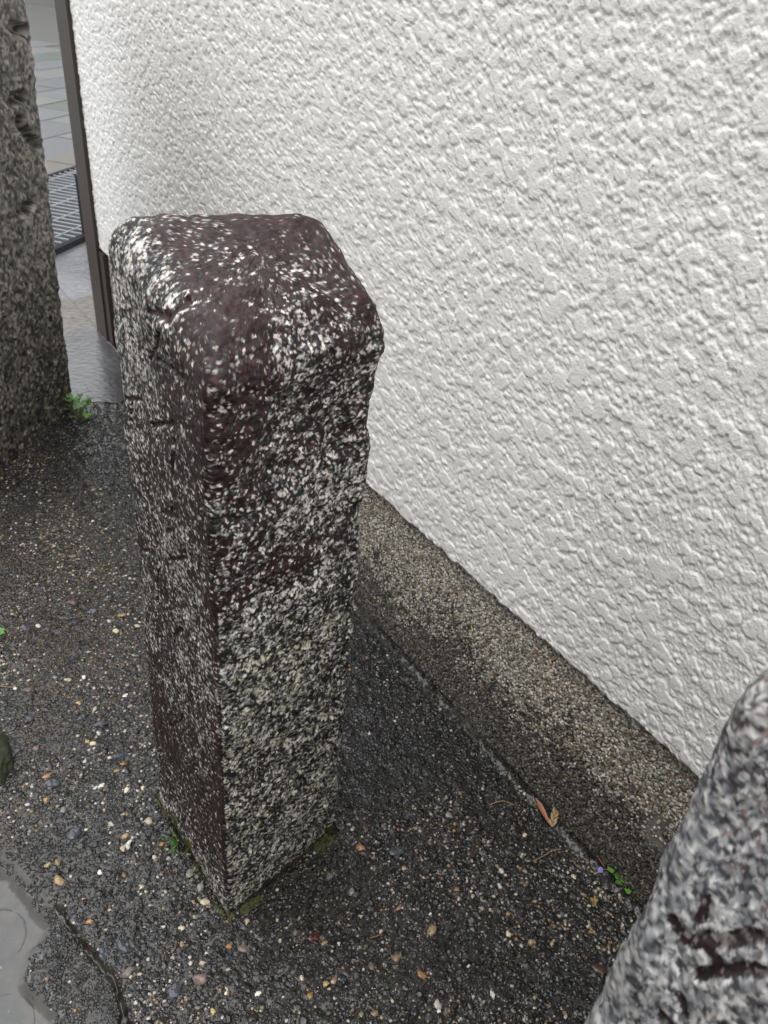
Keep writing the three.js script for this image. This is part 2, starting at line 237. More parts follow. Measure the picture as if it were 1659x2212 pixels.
// ---------------------------------------------------------------- stones
function makeStone({ quad, top, H, seg, nc, rc, dv, shoulder, dome, lean = [0, 0], tilt = [0, 0], profile = (f) => f, bulge, grooves = [], gd = 0.65, grain, look, rough }) {
  const cx = quad.reduce((s, p) => s + p[0], 0) / 4, cz = quad.reduce((s, p) => s + p[1], 0) / 4;
  const levels = [], yS = H - shoulder[1];
  for (let y = -0.03; y < yS; y += typeof dv === 'function' ? dv(y) : dv) levels.push([y, 0]);
  const nS = Math.ceil(shoulder[1] * 1.6 / 0.0016 / (rough.coarse || 1));
  for (let k = 0; k <= nS; k++) { const a = k / nS * Math.PI / 2; levels.push([yS + shoulder[1] * Math.pow(Math.sin(a), 0.9), shoulder[0] * (1 - Math.cos(a))]); }
  const half = 0.5 * Math.min(Math.hypot(quad[1][0] - quad[0][0], quad[1][1] - quad[0][1]), Math.hypot(quad[2][0] - quad[1][0], quad[2][1] - quad[1][1]));
  const nCap = Math.ceil((half - shoulder[0]) / 0.0017 / (rough.coarse || 1));
  for (let k = 1; k <= nCap; k++) { const t = k / nCap; levels.push([H + dome * (1 - (1 - t) * (1 - t)), shoulder[0] + (half - shoulder[0]) * t * 0.998]); }
  const P = []; let per = 0;
  for (const [y, inset] of levels) {
    const f = profile(clamp(y / H)), sc = 1 - inset / half, q = quad.map((p, i) => [lerp(p[0], top[i][0], f), lerp(p[1], top[i][1], f)]);
    const mx = (q[0][0] + q[1][0] + q[2][0] + q[3][0]) / 4, mz = (q[0][1] + q[1][1] + q[2][1] + q[3][1]) / 4, ring = [];
    for (let i = 0; i < 4; i++) {
      const A = q[i], B = q[(i + 1) % 4], D = q[(i + 2) % 4], L = Math.hypot(B[0] - A[0], B[1] - A[1]), L2 = Math.hypot(D[0] - B[0], D[1] - B[1]), r = rc + inset * 0.35;
      const a = Math.min(r / L, 0.45), b = Math.min(r / L2, 0.45);
      for (let k = 0; k < seg[i]; k++) { const t = lerp(a, 1 - a, k / seg[i]); ring.push([lerp(A[0], B[0], t), lerp(A[1], B[1], t)]); }
      const S = [lerp(A[0], B[0], 1 - a), lerp(A[1], B[1], 1 - a)], E = [lerp(B[0], D[0], b), lerp(B[1], D[1], b)];
      for (let k = 0; k < nc; k++) { const t = k / nc, u = 1 - t; ring.push([u * u * S[0] + 2 * u * t * B[0] + t * t * E[0], u * u * S[1] + 2 * u * t * B[1] + t * t * E[1]]); }
    }
    per = ring.length;
    for (const [x, z] of ring) P.push(mx + (x - mx) * sc + lean[0] * y, y + (clamp((y - 0.6 * H) / (0.4 * H)) * (tilt[0] * (x - cx) * sc + tilt[1] * (z - cz) * sc)), mz + (z - mz) * sc + lean[1] * y);
  }
  const n = levels.length, idx = [];
  for (let j = 0; j < n - 1; j++) for (let i = 0; i < per; i++) { const a = j * per + i, b = j * per + (i + 1) % per, c = a + per, d = b + per; if (hash(i, j, 7) & 1) idx.push(a, c, b, b, c, d); else idx.push(a, c, d, a, d, b); }
  const apex = P.length / 3; { let sx = 0, sy = 0, sz = 0; for (let i = 0; i < per; i++) { const k = ((n - 1) * per + i) * 3; sx += P[k]; sy += P[k + 1]; sz += P[k + 2]; } P.push(sx / per, sy / per, sz / per); }
  for (let i = 0; i < per; i++) idx.push((n - 1) * per + i, apex, (n - 1) * per + (i + 1) % per);
  const g = new THREE.BufferGeometry(); g.setAttribute('position', new THREE.BufferAttribute(new Float32Array(P), 3)); g.setIndex(idx); g.computeVertexNormals();
  const pos = g.attributes.position, nor = g.attributes.normal, col = new Float32Array(pos.count * 3), out = [0, 0, 0];
  for (let i = 0; i < pos.count; i++) {
    const x = pos.getX(i), y = pos.getY(i), z = pos.getZ(i), nx = nor.getX(i), ny = nor.getY(i), nz = nor.getZ(i);
    let groove = 0;
    if (nx < -0.45) for (const [pts, wd, dp0] of grooves) { const d = polyDist(z + 0.002 * noise(z * 120, y * 120, 3), y + 0.002 * noise(z * 120, y * 120, 8), pts); const dp = dp0 * gd; if (d < wd * 1.5) groove = Math.max(groove, dp * (1 - sstep(wd * 0.35, wd * 1.3, d))); }
    const wx = x + 0.0005 * noise(x * 500, y * 500, z * 500), wy = y;
    const g2 = grain * 0.66; worley(wx / g2 + 31, wy / g2, z / g2); const id2 = wId; worley(wx / grain, wy / grain, z / grain); const id = wId, edge = wD2 - wD1;
    const rf = rough.face ? rough.face(nx, ny, nz, y) : 1;
    let d = rough.low * fbm(x * 14, y * 14, z * 14, 2) + rf * (rough.mid * noise(x * 55, y * 55, z * 55) + rough.high * (1.4 * noise(x * 130, y * 130, z * 130) + 0.5 * noise(x * 300, y * 300, z * 300)) + rough.high * 0.7 * (((id >>> 5) & 255) / 255 - 0.5) + rough.high * 0.6 * (((id2 >>> 5) & 255) / 255 - 0.5));
    if (bulge) d += bulge(x, y, z, nx, ny, nz);
    d -= groove;
    look(x, y, z, nx, ny, nz, id, edge, groove, id2, out);
    col[i * 3] = out[0]; col[i * 3 + 1] = out[1]; col[i * 3 + 2] = out[2];
    pos.setXYZ(i, x + nx * d - cx, y + ny * d, z + nz * d - cz);
  }
  g.setAttribute('color', new THREE.BufferAttribute(col, 3)); g.computeVertexNormals();
  return { g, at: new THREE.Vector3(cx, 0, cz) };
}
const pick = (id, sh) => ((id >>> sh) & 1023) / 1023;
const granite = std([1, 1, 1], 0.55, { vertexColors: true, clearcoat: 0.06, clearcoatRoughness: 0.25, specularIntensity: 0.4 });
// tone of a granite grain: its own draw, blended with a finer grain and with clumps
function mineral(o, id, id2, clump, pal) {
  const t = 0.46 * pick(id, 0) + 0.54 * pick(id2, 0) + clump, b = 0.8 + 0.4 * pick(id2, 10);
  let k = 1; while (k < pal.length - 1 && t > pal[k][0]) k++;
  const A = pal[k - 1], B = pal[k], f = clamp((t - A[0]) / (B[0] - A[0]));
  for (let c = 0; c < 3; c++) o[c] = lerp(A[c + 1], B[c + 1], f) * b;
}
const facePx = (list, X) => list.map(([x, y]) => { const p = onPlaneX(x, y, X); return [p.z, p.y]; });
{ // the post in the middle
  const src = (x, y, k, ox, oy) => [(ox + x / k) * 0.5486, (oy + y / k) * 0.5486];
  const A = (l) => facePx(l.map(([x, y]) => src(x, y, 2.764, 420, 1150)), 0.262), B = (l) => facePx(l.map(([x, y]) => src(x, y, 2.764, 480, 1950)), 0.262);
  const grooves = [
    [A([[530, 450], [470, 620], [400, 740]]), 0.0036, 0.0045], [A([[490, 735], [640, 830], [780, 945]]), 0.0036, 0.0045], [A([[190, 1165], [350, 1172]]), 0.004, 0.004], [A([[245, 1180], [250, 1420]]), 0.004, 0.003],
    [A([[460, 1462], [680, 1435]]), 0.004, 0.005], [A([[688, 1540], [700, 1760], [695, 1980]]), 0.0035, 0.003], [A([[590, -20], [605, 160], [590, 330]]), 0.005, 0.004], [A([[400, 215], [560, 285]]), 0.005, 0.005], [A([[640, 560], [620, 680]]), 0.003, 0.002],
    [B([[530, 20], [545, 190]]), 0.0035, 0.004], [B([[430, 190], [600, 235]]), 0.005, 0.004], [B([[470, 400], [570, 378]]), 0.004, 0.004], [B([[400, 740], [385, 900], [390, 1160]]), 0.0035, 0.0035], [B([[500, 697], [690, 690]]), 0.004, 0.005], [B([[675, 590], [692, 690]]), 0.0035, 0.004], [B([[650, 1450], [570, 1530]]), 0.004, 0.004], [B([[250, 600], [350, 660]]), 0.004, 0.003], [B([[665, 2360], [655, 2430], [600, 2490], [560, 2500]]), 0.0035, 0.004]];
  const PAL = [[0.20, 0.012, 0.013, 0.0125], [0.38, 0.022, 0.024, 0.023], [0.48, 0.080, 0.083, 0.080], [0.57, 0.20, 0.197, 0.188], [0.64, 0.38, 0.36, 0.337], [0.69, 0.48, 0.405, 0.355], [0.78, 0.60, 0.575, 0.535], [1.2, 0.74, 0.715, 0.67]];
  const look = (x, y, z, nx, ny, nz, id, edge, groove, id2, o) => {
    const left = nx < -0.5, topf = ny > 0.55, a = pick(id, 0), b = pick(id, 10), c = pick(id, 18), lump = 0.15 * noise(x * 85, y * 85, z * 85) + 0.05 * noise(x * 30, y * 30, z * 30);
    const n1 = noise(x * 13, y * 13, z * 13), n2 = noise(x * 34, y * 34, z * 34);
    let film; // share of the grains under the dark maroon crust
    if (topf) film = 0.73 + 0.20 * n1 + 0.15 * n2 - 0.75 * sstep(0.315, 0.27, x) * sstep(-0.66, -0.74, z) - 0.25 * sstep(-0.84, -0.9, z) + 0.2 * sstep(0.36, 0.4, x) * sstep(-0.7, -0.76, z) * sstep(-0.88, -0.82, z);
    else if (left) film = 0.56 + 0.26 * n1 + 0.14 * n2 + 0.2 * sstep(0.5, 0.3, y) * sstep(0.03, 0.15, y) - 0.35 * sstep(0.8, 0.9, y) * sstep(-0.7, -0.8, z) - 0.2 * sstep(0.12, 0.0, y) + 0.12 * sstep(-0.66, -0.63, z) * sstep(0.0, 0.3, y + 0.2 * n1);
    else film = 0.08 + 0.52 * sstep(0.18, 0.98, y + 0.15 * n1) + 0.2 * n1 + 0.12 * n2;
    film = Math.min(film, 0.84);
    mineral(o, id, id2, lump + 0.05 * n2, PAL);
    if (edge < 0.06) { o[0] *= 0.6; o[1] *= 0.6; o[2] *= 0.6; }
    const cover = groove > 0.0018 ? 1 : sstep(-0.05, 0.07, film * 0.94 + 0.07 * noise(x * 150, y * 150, z * 150) - (0.42 * c + 0.58 * pick(id2, 18)));
    if (cover > 0) { const t = 0.7 + 0.6 * b; o[0] = lerp(o[0], 0.0185 * t + 0.045 * o[0], cover); o[1] = lerp(o[1], 0.0078 * t + 0.028 * o[1], cover); o[2] = lerp(o[2], 0.0088 * t + 0.028 * o[2], cover); }
    else if (!topf && !left && y < 0.62 + 0.1 * n1 && pick(id2, 7) < 0.5 + 0.25 * n2) { o[0] *= 0.74; o[1] *= 0.76; o[2] *= 0.60; } // green algae
    if (y < 0.03 && noise(x * 40, y * 40, z * 40 + 3) > 0.5) { o[0] = 0.04 + 0.02 * b; o[1] = 0.045 + 0.02 * b; o[2] = 0.012; }
  };
  const bulge = (x, y, z, nx, ny, nz) => {
    let d = 0;
    if (nz > 0.3) d += nz * (0.0045 * noise(x * 30 + 3, y * 30, z * 30) + 0.003 * noise(x * 48, y * 48 + 7, z * 48)) * (0.5 + 0.5 * sstep(0.2, 0.6, y));
    if (nz > 0.3) { // hollow under the brow of the hewn face, and the overhanging knob at its right
      d -= 0.011 * Math.exp(-Math.pow((y - 0.86) / 0.07, 2)) * sstep(0.3, 0.36, x) * sstep(0.475, 0.44, x) * nz;
      d += 0.006 * Math.exp(-Math.pow((y - 0.955) / 0.03, 2)) * nz;
    }
    if (nx > 0.1) d += 0.004 * Math.exp(-Math.pow((y - 0.945) / 0.035, 2)) * nx - 0.004 * Math.exp(-Math.pow((y - 0.87) / 0.025, 2)) * nx;
    if (ny > 0.5) d += 0.003 * noise(x * 16 + 2, 0, z * 16) * ny;
    if (y < 0.12) d -= 0.012 * sstep(0.12, 0, y) * (nz > 0.3 ? sstep(0.34, 0.5, x) : 0) * nz;
    return d;
  };
  const { g, at } = makeStone({ quad: MAIN, top: [[0.266, -0.612], [0.270, -0.868], [0.516, -0.812], [0.488, -0.642]], H: 1.034, seg: [200, 30, 20, 185], nc: 12, rc: 0.012, dv: (y) => 0.0017 - 0.0005 * y, shoulder: [0.040, 0.050], dome: 0.004, tilt: [0.05, -0.30], bulge, grooves, grain: 0.0049, look, rough: { low: 0.006, mid: 0.0018, high: 0.0009, face: (nx, ny, nz) => (nx < -0.5 ? 0.55 : ny > 0.5 ? 1.0 : 1.35) } });
  single('stone_post', g, granite, 'squat speckled granite post with dark maroon crusted rounded top beside the white wall', 'stone post', at, 'old granite posts along the wall');
}
{ // the near one, cut by the right edge of the picture
  // its upper part slopes back from (0.28, 0.72) to (0.39, 0.95)
  const gx = (l) => l.map(([x, y]) => { const d = dirOf((2200 + x / 1.545) * 0.5486, (2600 + y / 1.545) * 0.5486), nx = 0.23, ny = -0.11, t = (nx * 0.28 + ny * (0.72 - CAM_H)) / (nx * d.x + ny * d.y); return [d.z * t, CAM_H + d.y * t]; });
  const PAL = [[0.14, 0.028, 0.029, 0.033], [0.30, 0.06, 0.062, 0.067], [0.44, 0.14, 0.143, 0.147], [0.60, 0.225, 0.226, 0.224], [0.72, 0.30, 0.285, 0.27], [0.85, 0.40, 0.395, 0.38], [1.2, 0.46, 0.45, 0.43]];
  const grooves = [[gx([[800, 1480], [880, 1600], [1020, 1660], [1130, 1760]]), 0.0042, 0.006], [gx([[960, 1590], [1150, 1610], [1340, 1585], [1560, 1590]]), 0.004, 0.011], [gx([[960, 1820], [1120, 1770], [1300, 1775], [1560, 1740]]), 0.004, 0.010], [gx([[1000, 1370], [960, 1500], [900, 1530]]), 0.004, 0.004],
    [gx([[830, 1980], [870, 2070]]), 0.0032, 0.006], [gx([[720, 2080], [760, 2150]]), 0.0032, 0.006]];
  const look = (x, y, z, nx, ny, nz, id, edge, groove, id2, o) => {
    const a = pick(id, 0), b = pick(id, 10), c = pick(id, 18), n1 = noise(x * 16, y * 16, z * 16);
    mineral(o, id, id2, 0.10 * noise(x * 70, y * 70, z * 70) + 0.06 * n1, PAL);
    const film = -0.05 + 0.25 * n1 + 0.35 * sstep(0.70, 0.9, y + 0.06 * n1);
    if (0.5 * c + 0.5 * pick(id2, 18) < film) { o[0] *= 0.38; o[1] *= 0.30; o[2] *= 0.29; }
    if (groove > 0.0009 + 0.0007 * noise(x * 130, y * 130, z * 130)) { if (0.5 * c + 0.5 * pick(id2, 18) < 0.66) { o[0] = 0.012; o[1] = 0.0055; o[2] = 0.006; } else { o[0] *= 0.4; o[1] *= 0.36; o[2] *= 0.36; } }
  };
  const { g, at } = makeStone({ quad: [[0.285, 0.24], [0.278, -0.074], [0.62, -0.10], [0.62, 0.24]], top: [[0.385, 0.17], [0.382, -0.118], [0.60, -0.13], [0.60, 0.17]], profile: (f) => sstep(0.70, 1.06, f) * 1.02, H: 0.985, seg: [220, 70, 20, 30], nc: 12, rc: 0.02, dv: (y) => (y < 0.5 ? 0.006 : 0.0015), shoulder: [0.03, 0.035], dome: 0.01, grooves, gd: 0.28, grain: 0.0047, look, rough: { low: 0.010, mid: 0.0020, high: 0.0006, coarse: 1.4 } });
  single('stone_post', g, granite, 'pale grey granite post with dark carved grooves standing next along the white wall', 'stone post', at, 'old granite posts along the wall');
}
{ // the tall one beyond, turned 45 degrees
  const A = [0.583, -2.431], u = [-0.684, 0.73], v = [-0.73, -0.684], L = 0.56, W = 0.34;
  const quad = [A, [A[0] + u[0] * L, A[1] + u[1] * L], [A[0] + v[0] * W + u[0] * L, A[1] + v[1] * W + u[1] * L], [A[0] + v[0] * W, A[1] + v[1] * W]];
  const face = (l) => l.map(([x, y]) => { const d = dirOf(x, y), n = [0.73, 0.684], t = (A[0] * n[0] + A[1] * n[1]) / (d.x * n[0] + d.z * n[1]); return [d.x * t, CAM_H + d.y * t, d.z * t]; });
  const pits = [face([[-10, 58], [18, 66]]), face([[-5, 214], [24, 208]]), face([[12, 262], [30, 292], [60, 316]]), face([[22, 458], [48, 446]])];
  const look = (x, y, z, nx, ny, nz, id, edge, groove, id2, o) => {
    const a = pick(id, 0), b = pick(id, 10), c = pick(id, 18), kind = a + 0.2 * noise(x * 40, y * 40, z * 40);
    if (kind < 0.3) { const t = 0.19 + 0.12 * b; o[0] = t; o[1] = t * 0.9; o[2] = t * 0.76; }
    else if (kind < 0.66) { const t = 0.085 + 0.05 * b; o[0] = t; o[1] = t * 0.94; o[2] = t * 0.8; }
    else { const t = 0.018 + 0.015 * b; o[0] = t; o[1] = t; o[2] = t * 0.9; }
    if (noise(x * 9, y * 5, z * 9) * 0.5 + c * 0.9 - 0.1 > 0.45 + 0.7 * y) { o[0] *= 0.5; o[1] *= 0.5; o[2] *= 0.38; } // more grains darkened towards the foot
  };
  const bulge = (x0, y, z) => { const x = x0 - 0.038 * y; let e = 0; for (const p of pits) for (let i = 0; i + 1 < p.length; i++) { const ax = p[i], bx = p[i + 1]; const dx = bx[0] - ax[0], dy = bx[1] - ax[1], dz = bx[2] - ax[2], t = clamp(((x - ax[0]) * dx + (y - ax[1]) * dy + (z - ax[2]) * dz) / (dx * dx + dy * dy + dz * dz)); const q = Math.hypot(x - ax[0] - dx * t, y - ax[1] - dy * t, z - ax[2] - dz * t); e = Math.max(e, 0.03 * (1 - sstep(0.006, 0.02, q))); } return -e; };
  const { g, at } = makeStone({ quad, top: quad, H: 1.3, seg: [130, 40, 20, 40], nc: 6, rc: 0.018, dv: 0.0045, shoulder: [0.04, 0.06], dome: 0.02, lean: [0.038, 0], bulge, grain: 0.0085, look, rough: { low: 0.005, mid: 0.003, high: 0.0018, coarse: 4 } });
  single('stone_post', g, std([1, 1, 1], 0.6, { vertexColors: true, clearcoat: 0.25, clearcoatRoughness: 0.35 }), 'tall brownish granite pillar with notches and green clover at its foot', 'stone post', at, 'old granite posts along the wall');
}

// ---------------------------------------------------------------- white wall
const wall = thing('stucco_wall', 'white sprayed stucco wall with pebble plinth and brown metal end trim', 'wall', new THREE.Vector3(PLINTH_X, 0, -1));
const wl = (x, y, z) => [x - PLINTH_X, y, z + 1];
const plasterMat = std([0.725, 0.715, 0.69], 0.55, {});
{ // fine grain of the sprayed coat, a 0.4 m tile
  seed(505); const N = 1024, px = 0.4 / N, h = new Float32Array(N * N), d = new Uint8Array(N * N * 4);
  for (let i = 0; i < 17000; i++) {
    const cx = rnd() * N, cy = rnd() * N, a = rr(0.0009, 0.0024) / px, b = a * rr(0.7, 1), ro = rr(0, 3.1), cr = Math.cos(ro), sr = Math.sin(ro), H = rr(0.4, 1), R = Math.ceil(a);
    for (let y = -R; y <= R; y++) for (let x = -R; x <= R; x++) { const p = (x * cr + y * sr) / a, q = (-x * sr + y * cr) / b, e = p * p + q * q; if (e >= 1) continue; const k = ((Math.floor(cy) + y + N) % N) * N + (Math.floor(cx) + x + N) % N, v = H * Math.min(1, 1.5 * (1 - e)); if (v > h[k]) h[k] = v; }
  }
  for (let k = 0; k < N * N; k++) { const v = h[k] * 235 + 20 * hf(k, 3, 1); d[k * 4] = d[k * 4 + 1] = d[k * 4 + 2] = v; d[k * 4 + 3] = 255; }
  const t = new THREE.DataTexture(d, N, N); t.wrapS = t.wrapT = THREE.RepeatWrapping; t.magFilter = THREE.LinearFilter; t.needsUpdate = true;
  plasterMat.bumpMap = t; plasterMat.bumpScale = 0.00028;
}
{
  seed(77);
  const Z0 = WALL_END, Z1 = -0.06, Y0 = WALL_Y - 0.01, Y1 = 1.37, cs = 0.00125, nz = Math.ceil((Z1 - Z0) / cs) + 2, ny = Math.ceil((Y1 - Y0) / cs) + 2, hgt = new Float32Array(nz * ny);
  const splat = (cz, cy, a, b, rot, H, power, flat) => {
    const R = Math.max(a, b) * 1.25, i0 = Math.max(0, Math.floor((cz - R - Z0) / cs)), i1 = Math.min(nz - 1, Math.ceil((cz + R - Z0) / cs)), j0 = Math.max(0, Math.floor((cy - R - Y0) / cs)), j1 = Math.min(ny - 1, Math.ceil((cy + R - Y0) / cs)), cr = Math.cos(rot), sr = Math.sin(rot);
    for (let j = j0; j <= j1; j++) for (let i = i0; i <= i1; i++) {
      let dz = Z0 + i * cs - cz, dy = Y0 + j * cs - cy; const w = 1 + 0.28 * noise((Z0 + i * cs) * 130 + cz * 7, (Y0 + j * cs) * 130, H * 900);
      const p = (dz * cr + dy * sr) / a, q = (-dz * sr + dy * cr) / b, d = Math.sqrt(p * p + q * q) * w; if (d >= 1) continue;
      const h = H * Math.min(1, Math.pow(1 - Math.pow(d, power), 0.7) * flat), k = j * nz + i; if (h > hgt[k]) hgt[k] = h;
    }
  };
  const area = (Z1 - Z0) * (Y1 - Y0), scatterN = (n, f) => { for (let i = 0; i < n; i++) f(rr(Z0, Z1), rr(Y0, Y1)); };
  scatterN(area / (0.0042 ** 2), (z, y) => splat(z, y, rr(0.0015, 0.0032), rr(0.0014, 0.0028), rr(0, 3.1), rr(0.0006, 0.0017), 2, 1.5));
  scatterN(area / (0.0125 ** 2), (z, y) => { if (fbm(z * 9, y * 9, 4, 2) < -0.22) return; splat(z, y, rr(0.003, 0.006), rr(0.0028, 0.0048), rr(0, 3.1), rr(0.0014, 0.0027), 2.4, 2.4); });
  scatterN(area / (0.020 ** 2), (z, y) => { const r = 0.0035 + 0.0105 * Math.pow(rnd(), 1.7); splat(z, y, r, r * rr(0.65, 1), rr(0, 3.1), rr(0.0025, 0.0029), 4, 5); });
  const H = (z, y) => { const u = clamp((z - Z0) / cs, 0, nz - 1.01), v = clamp((y - Y0) / cs, 0, ny - 1.01), i = Math.floor(u), j = Math.floor(v), f = u - i, g = v - j, k = j * nz + i; return lerp(lerp(hgt[k], hgt[k + 1], f), lerp(hgt[k + nz], hgt[k + nz + 1], f), g); };
  const zs = range(Z0, Z1, (z) => clamp(0.0015 * (0.697 + 0.25 + z * z) / 0.97, 0.0015, 0.0040)), ys = [-1, 0, 0, ...range(WALL_Y, Y1, 0.0020)]; // the first rows turn under the edge
  const g = gridMesh(zs, ys, (z, y, o, i, j) => {
    const lip = 0.0035 * noise(z * 75, 2, 5) + 0.002 * noise(z * 190, 5, 5);
    if (j < 3) { const [dx, dy] = [[PLINTH_X + 0.004 - WALL_X, -0.001], [0.009, -0.003], [0.0035, -0.0015]][j]; [o[0], o[1], o[2]] = wl(WALL_X + dx, WALL_Y + lip + dy, z); return; }
    const yy = y + lip * (1 - sstep(WALL_Y, WALL_Y + 0.02, y)), e = sstep(0, 0.006, y - WALL_Y);
    [o[0], o[1], o[2]] = wl(WALL_X - (0.88 * H(z, yy) * (0.4 + 0.6 * e) + 0.00035 * noise(z * 420, y * 420, 1)) + 0.004 * (1 - e) * (1 - e), yy, z);
  }, false);
  { const P = g.attributes.position, uv = new Float32Array(P.count * 2); for (let i = 0; i < P.count; i++) { uv[i * 2] = P.getZ(i) / 0.4; uv[i * 2 + 1] = P.getY(i) / 0.4; } g.setAttribute('uv', new THREE.BufferAttribute(uv, 2)); }
  g.deleteAttribute('color');
  part('plaster', g, plasterMat, wall);
  const bx = (x0, x1, y0, y1, z0, z1) => { const b = new THREE.BoxGeometry(x1 - x0, y1 - y0, z1 - z0), p = wl((x0 + x1) / 2, (y0 + y1) / 2, (z0 + z1) / 2); b.translate(...p); return b; };
  part('plaster_field', mergeGeometries([bx(WALL_X - 0.002, PLINTH_X, Y1 - 0.0005, 2.6, Z0, Z1), bx(WALL_X - 0.002, PLINTH_X, WALL_Y, 2.6, Z1 - 0.0005, 1.6)]), plasterMat, wall).userData.label = 'white plaster above and beyond';
  { const sp = []; for (let i = 0; i < 70; i++) { const z = rr(-1.6, -0.15), y = WALL_Y + 0.01 + Math.pow(rnd(), 1.5) * 0.8, r = rr(0.0006, 0.0013), k = rr(0.02, 0.06); sp.push([...wl(WALL_X - H(z, y) - 0.0002, y, z), 0, 0, rr(0, 6), r * 0.5, r, r, k, k, k * 0.9]); } scatter('dirt_specks', [agg[1]], std([1, 1, 1], 0.9), sp, wall); }
  // plinth of exposed pebbles
  const smear = onPlaneX(1425, 1800, PLINTH_X);
  const mortar = gridMesh(range(WALL_END, 1.6, (z) => (z < -1.5 || z > 0 ? 0.04 : 0.006)), range(-0.05, 0.43, 0.006), (z, y, o) => {
    [o[0], o[1], o[2]] = wl(PLINTH_X + 0.0012 * noise(z * 60, y * 60, 2), y, z);
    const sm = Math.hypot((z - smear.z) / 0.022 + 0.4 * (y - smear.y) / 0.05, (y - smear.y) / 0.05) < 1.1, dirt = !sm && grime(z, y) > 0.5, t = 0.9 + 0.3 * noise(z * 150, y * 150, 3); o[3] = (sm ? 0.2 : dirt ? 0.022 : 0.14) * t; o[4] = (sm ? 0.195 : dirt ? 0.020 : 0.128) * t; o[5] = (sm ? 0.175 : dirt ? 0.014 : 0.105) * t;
  });
  const plinth = part('plinth', mortar, std([1, 1, 1], 0.6, { vertexColors: true }), wall);
  part('wall_core', bx(PLINTH_X + 0.003, 1.06, -0.06, 2.6, WALL_END, 1.6), std([0.3, 0.29, 0.27], 0.8), wall);
  const peb = [], tone = () => { const k = rnd(), t = rr(1.0, 1.6); return k < 0.34 ? [0.29 * t, 0.278 * t, 0.25 * t] : k < 0.60 ? [0.49 * t, 0.48 * t, 0.44 * t] : k < 0.72 ? [0.15 * t, 0.145 * t, 0.13 * t] : k < 0.86 ? [0.24 * t, 0.20 * t, 0.13 * t] : k < 0.97 ? [0.07 * t, 0.068 * t, 0.062 * t] : [0.2 * t, 0.12 * t, 0.06 * t]; };
  for (let z = WALL_END; z < 0.35; z += 0.0043) for (let y = -0.01; y < 0.40; y += 0.0043) {
    const pz = z + rr(-0.0018, 0.0018), py = y + rr(-0.0018, 0.0018), r = rr(0.0017, 0.0033);
    if (Math.hypot((pz - smear.z) / 0.022 + 0.4 * (py - smear.y) / 0.05, (py - smear.y) / 0.05) + 0.6 * noise(pz * 70, py * 70, 5) < 0.75 && rnd() < 0.85) continue; // mortar smeared over the pebbles
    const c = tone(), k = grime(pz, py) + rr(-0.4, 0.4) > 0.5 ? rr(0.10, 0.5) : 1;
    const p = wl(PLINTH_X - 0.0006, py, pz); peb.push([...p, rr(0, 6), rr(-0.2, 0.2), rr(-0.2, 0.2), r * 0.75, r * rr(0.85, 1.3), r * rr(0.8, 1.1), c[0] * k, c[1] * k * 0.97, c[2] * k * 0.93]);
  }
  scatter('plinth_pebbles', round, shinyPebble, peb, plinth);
  // end trim
  const brown = std([0.034, 0.022, 0.0165], 0.6);
  part('end_trim', mergeGeometries([bx(0.846, 1.07, -0.03, 2.6, WALL_END - 0.118, WALL_END - 0.001)]), brown, wall).userData.label = 'dark brown metal end trim';
  part('trim_foot', bx(0.853, PLINTH_X + 0.03, -0.03, WALL_Y - 0.008, WALL_END, WALL_END + 0.045), brown, wall);
}
function grime(z, y) { return clamp(0.5 + (0.15 + 0.045 * noise(z * 5, 3, 0) + 0.03 * noise(z * 21, y * 8, 1) - y) * 6 + 0.45 * noise(z * 60, y * 60, 4)); }

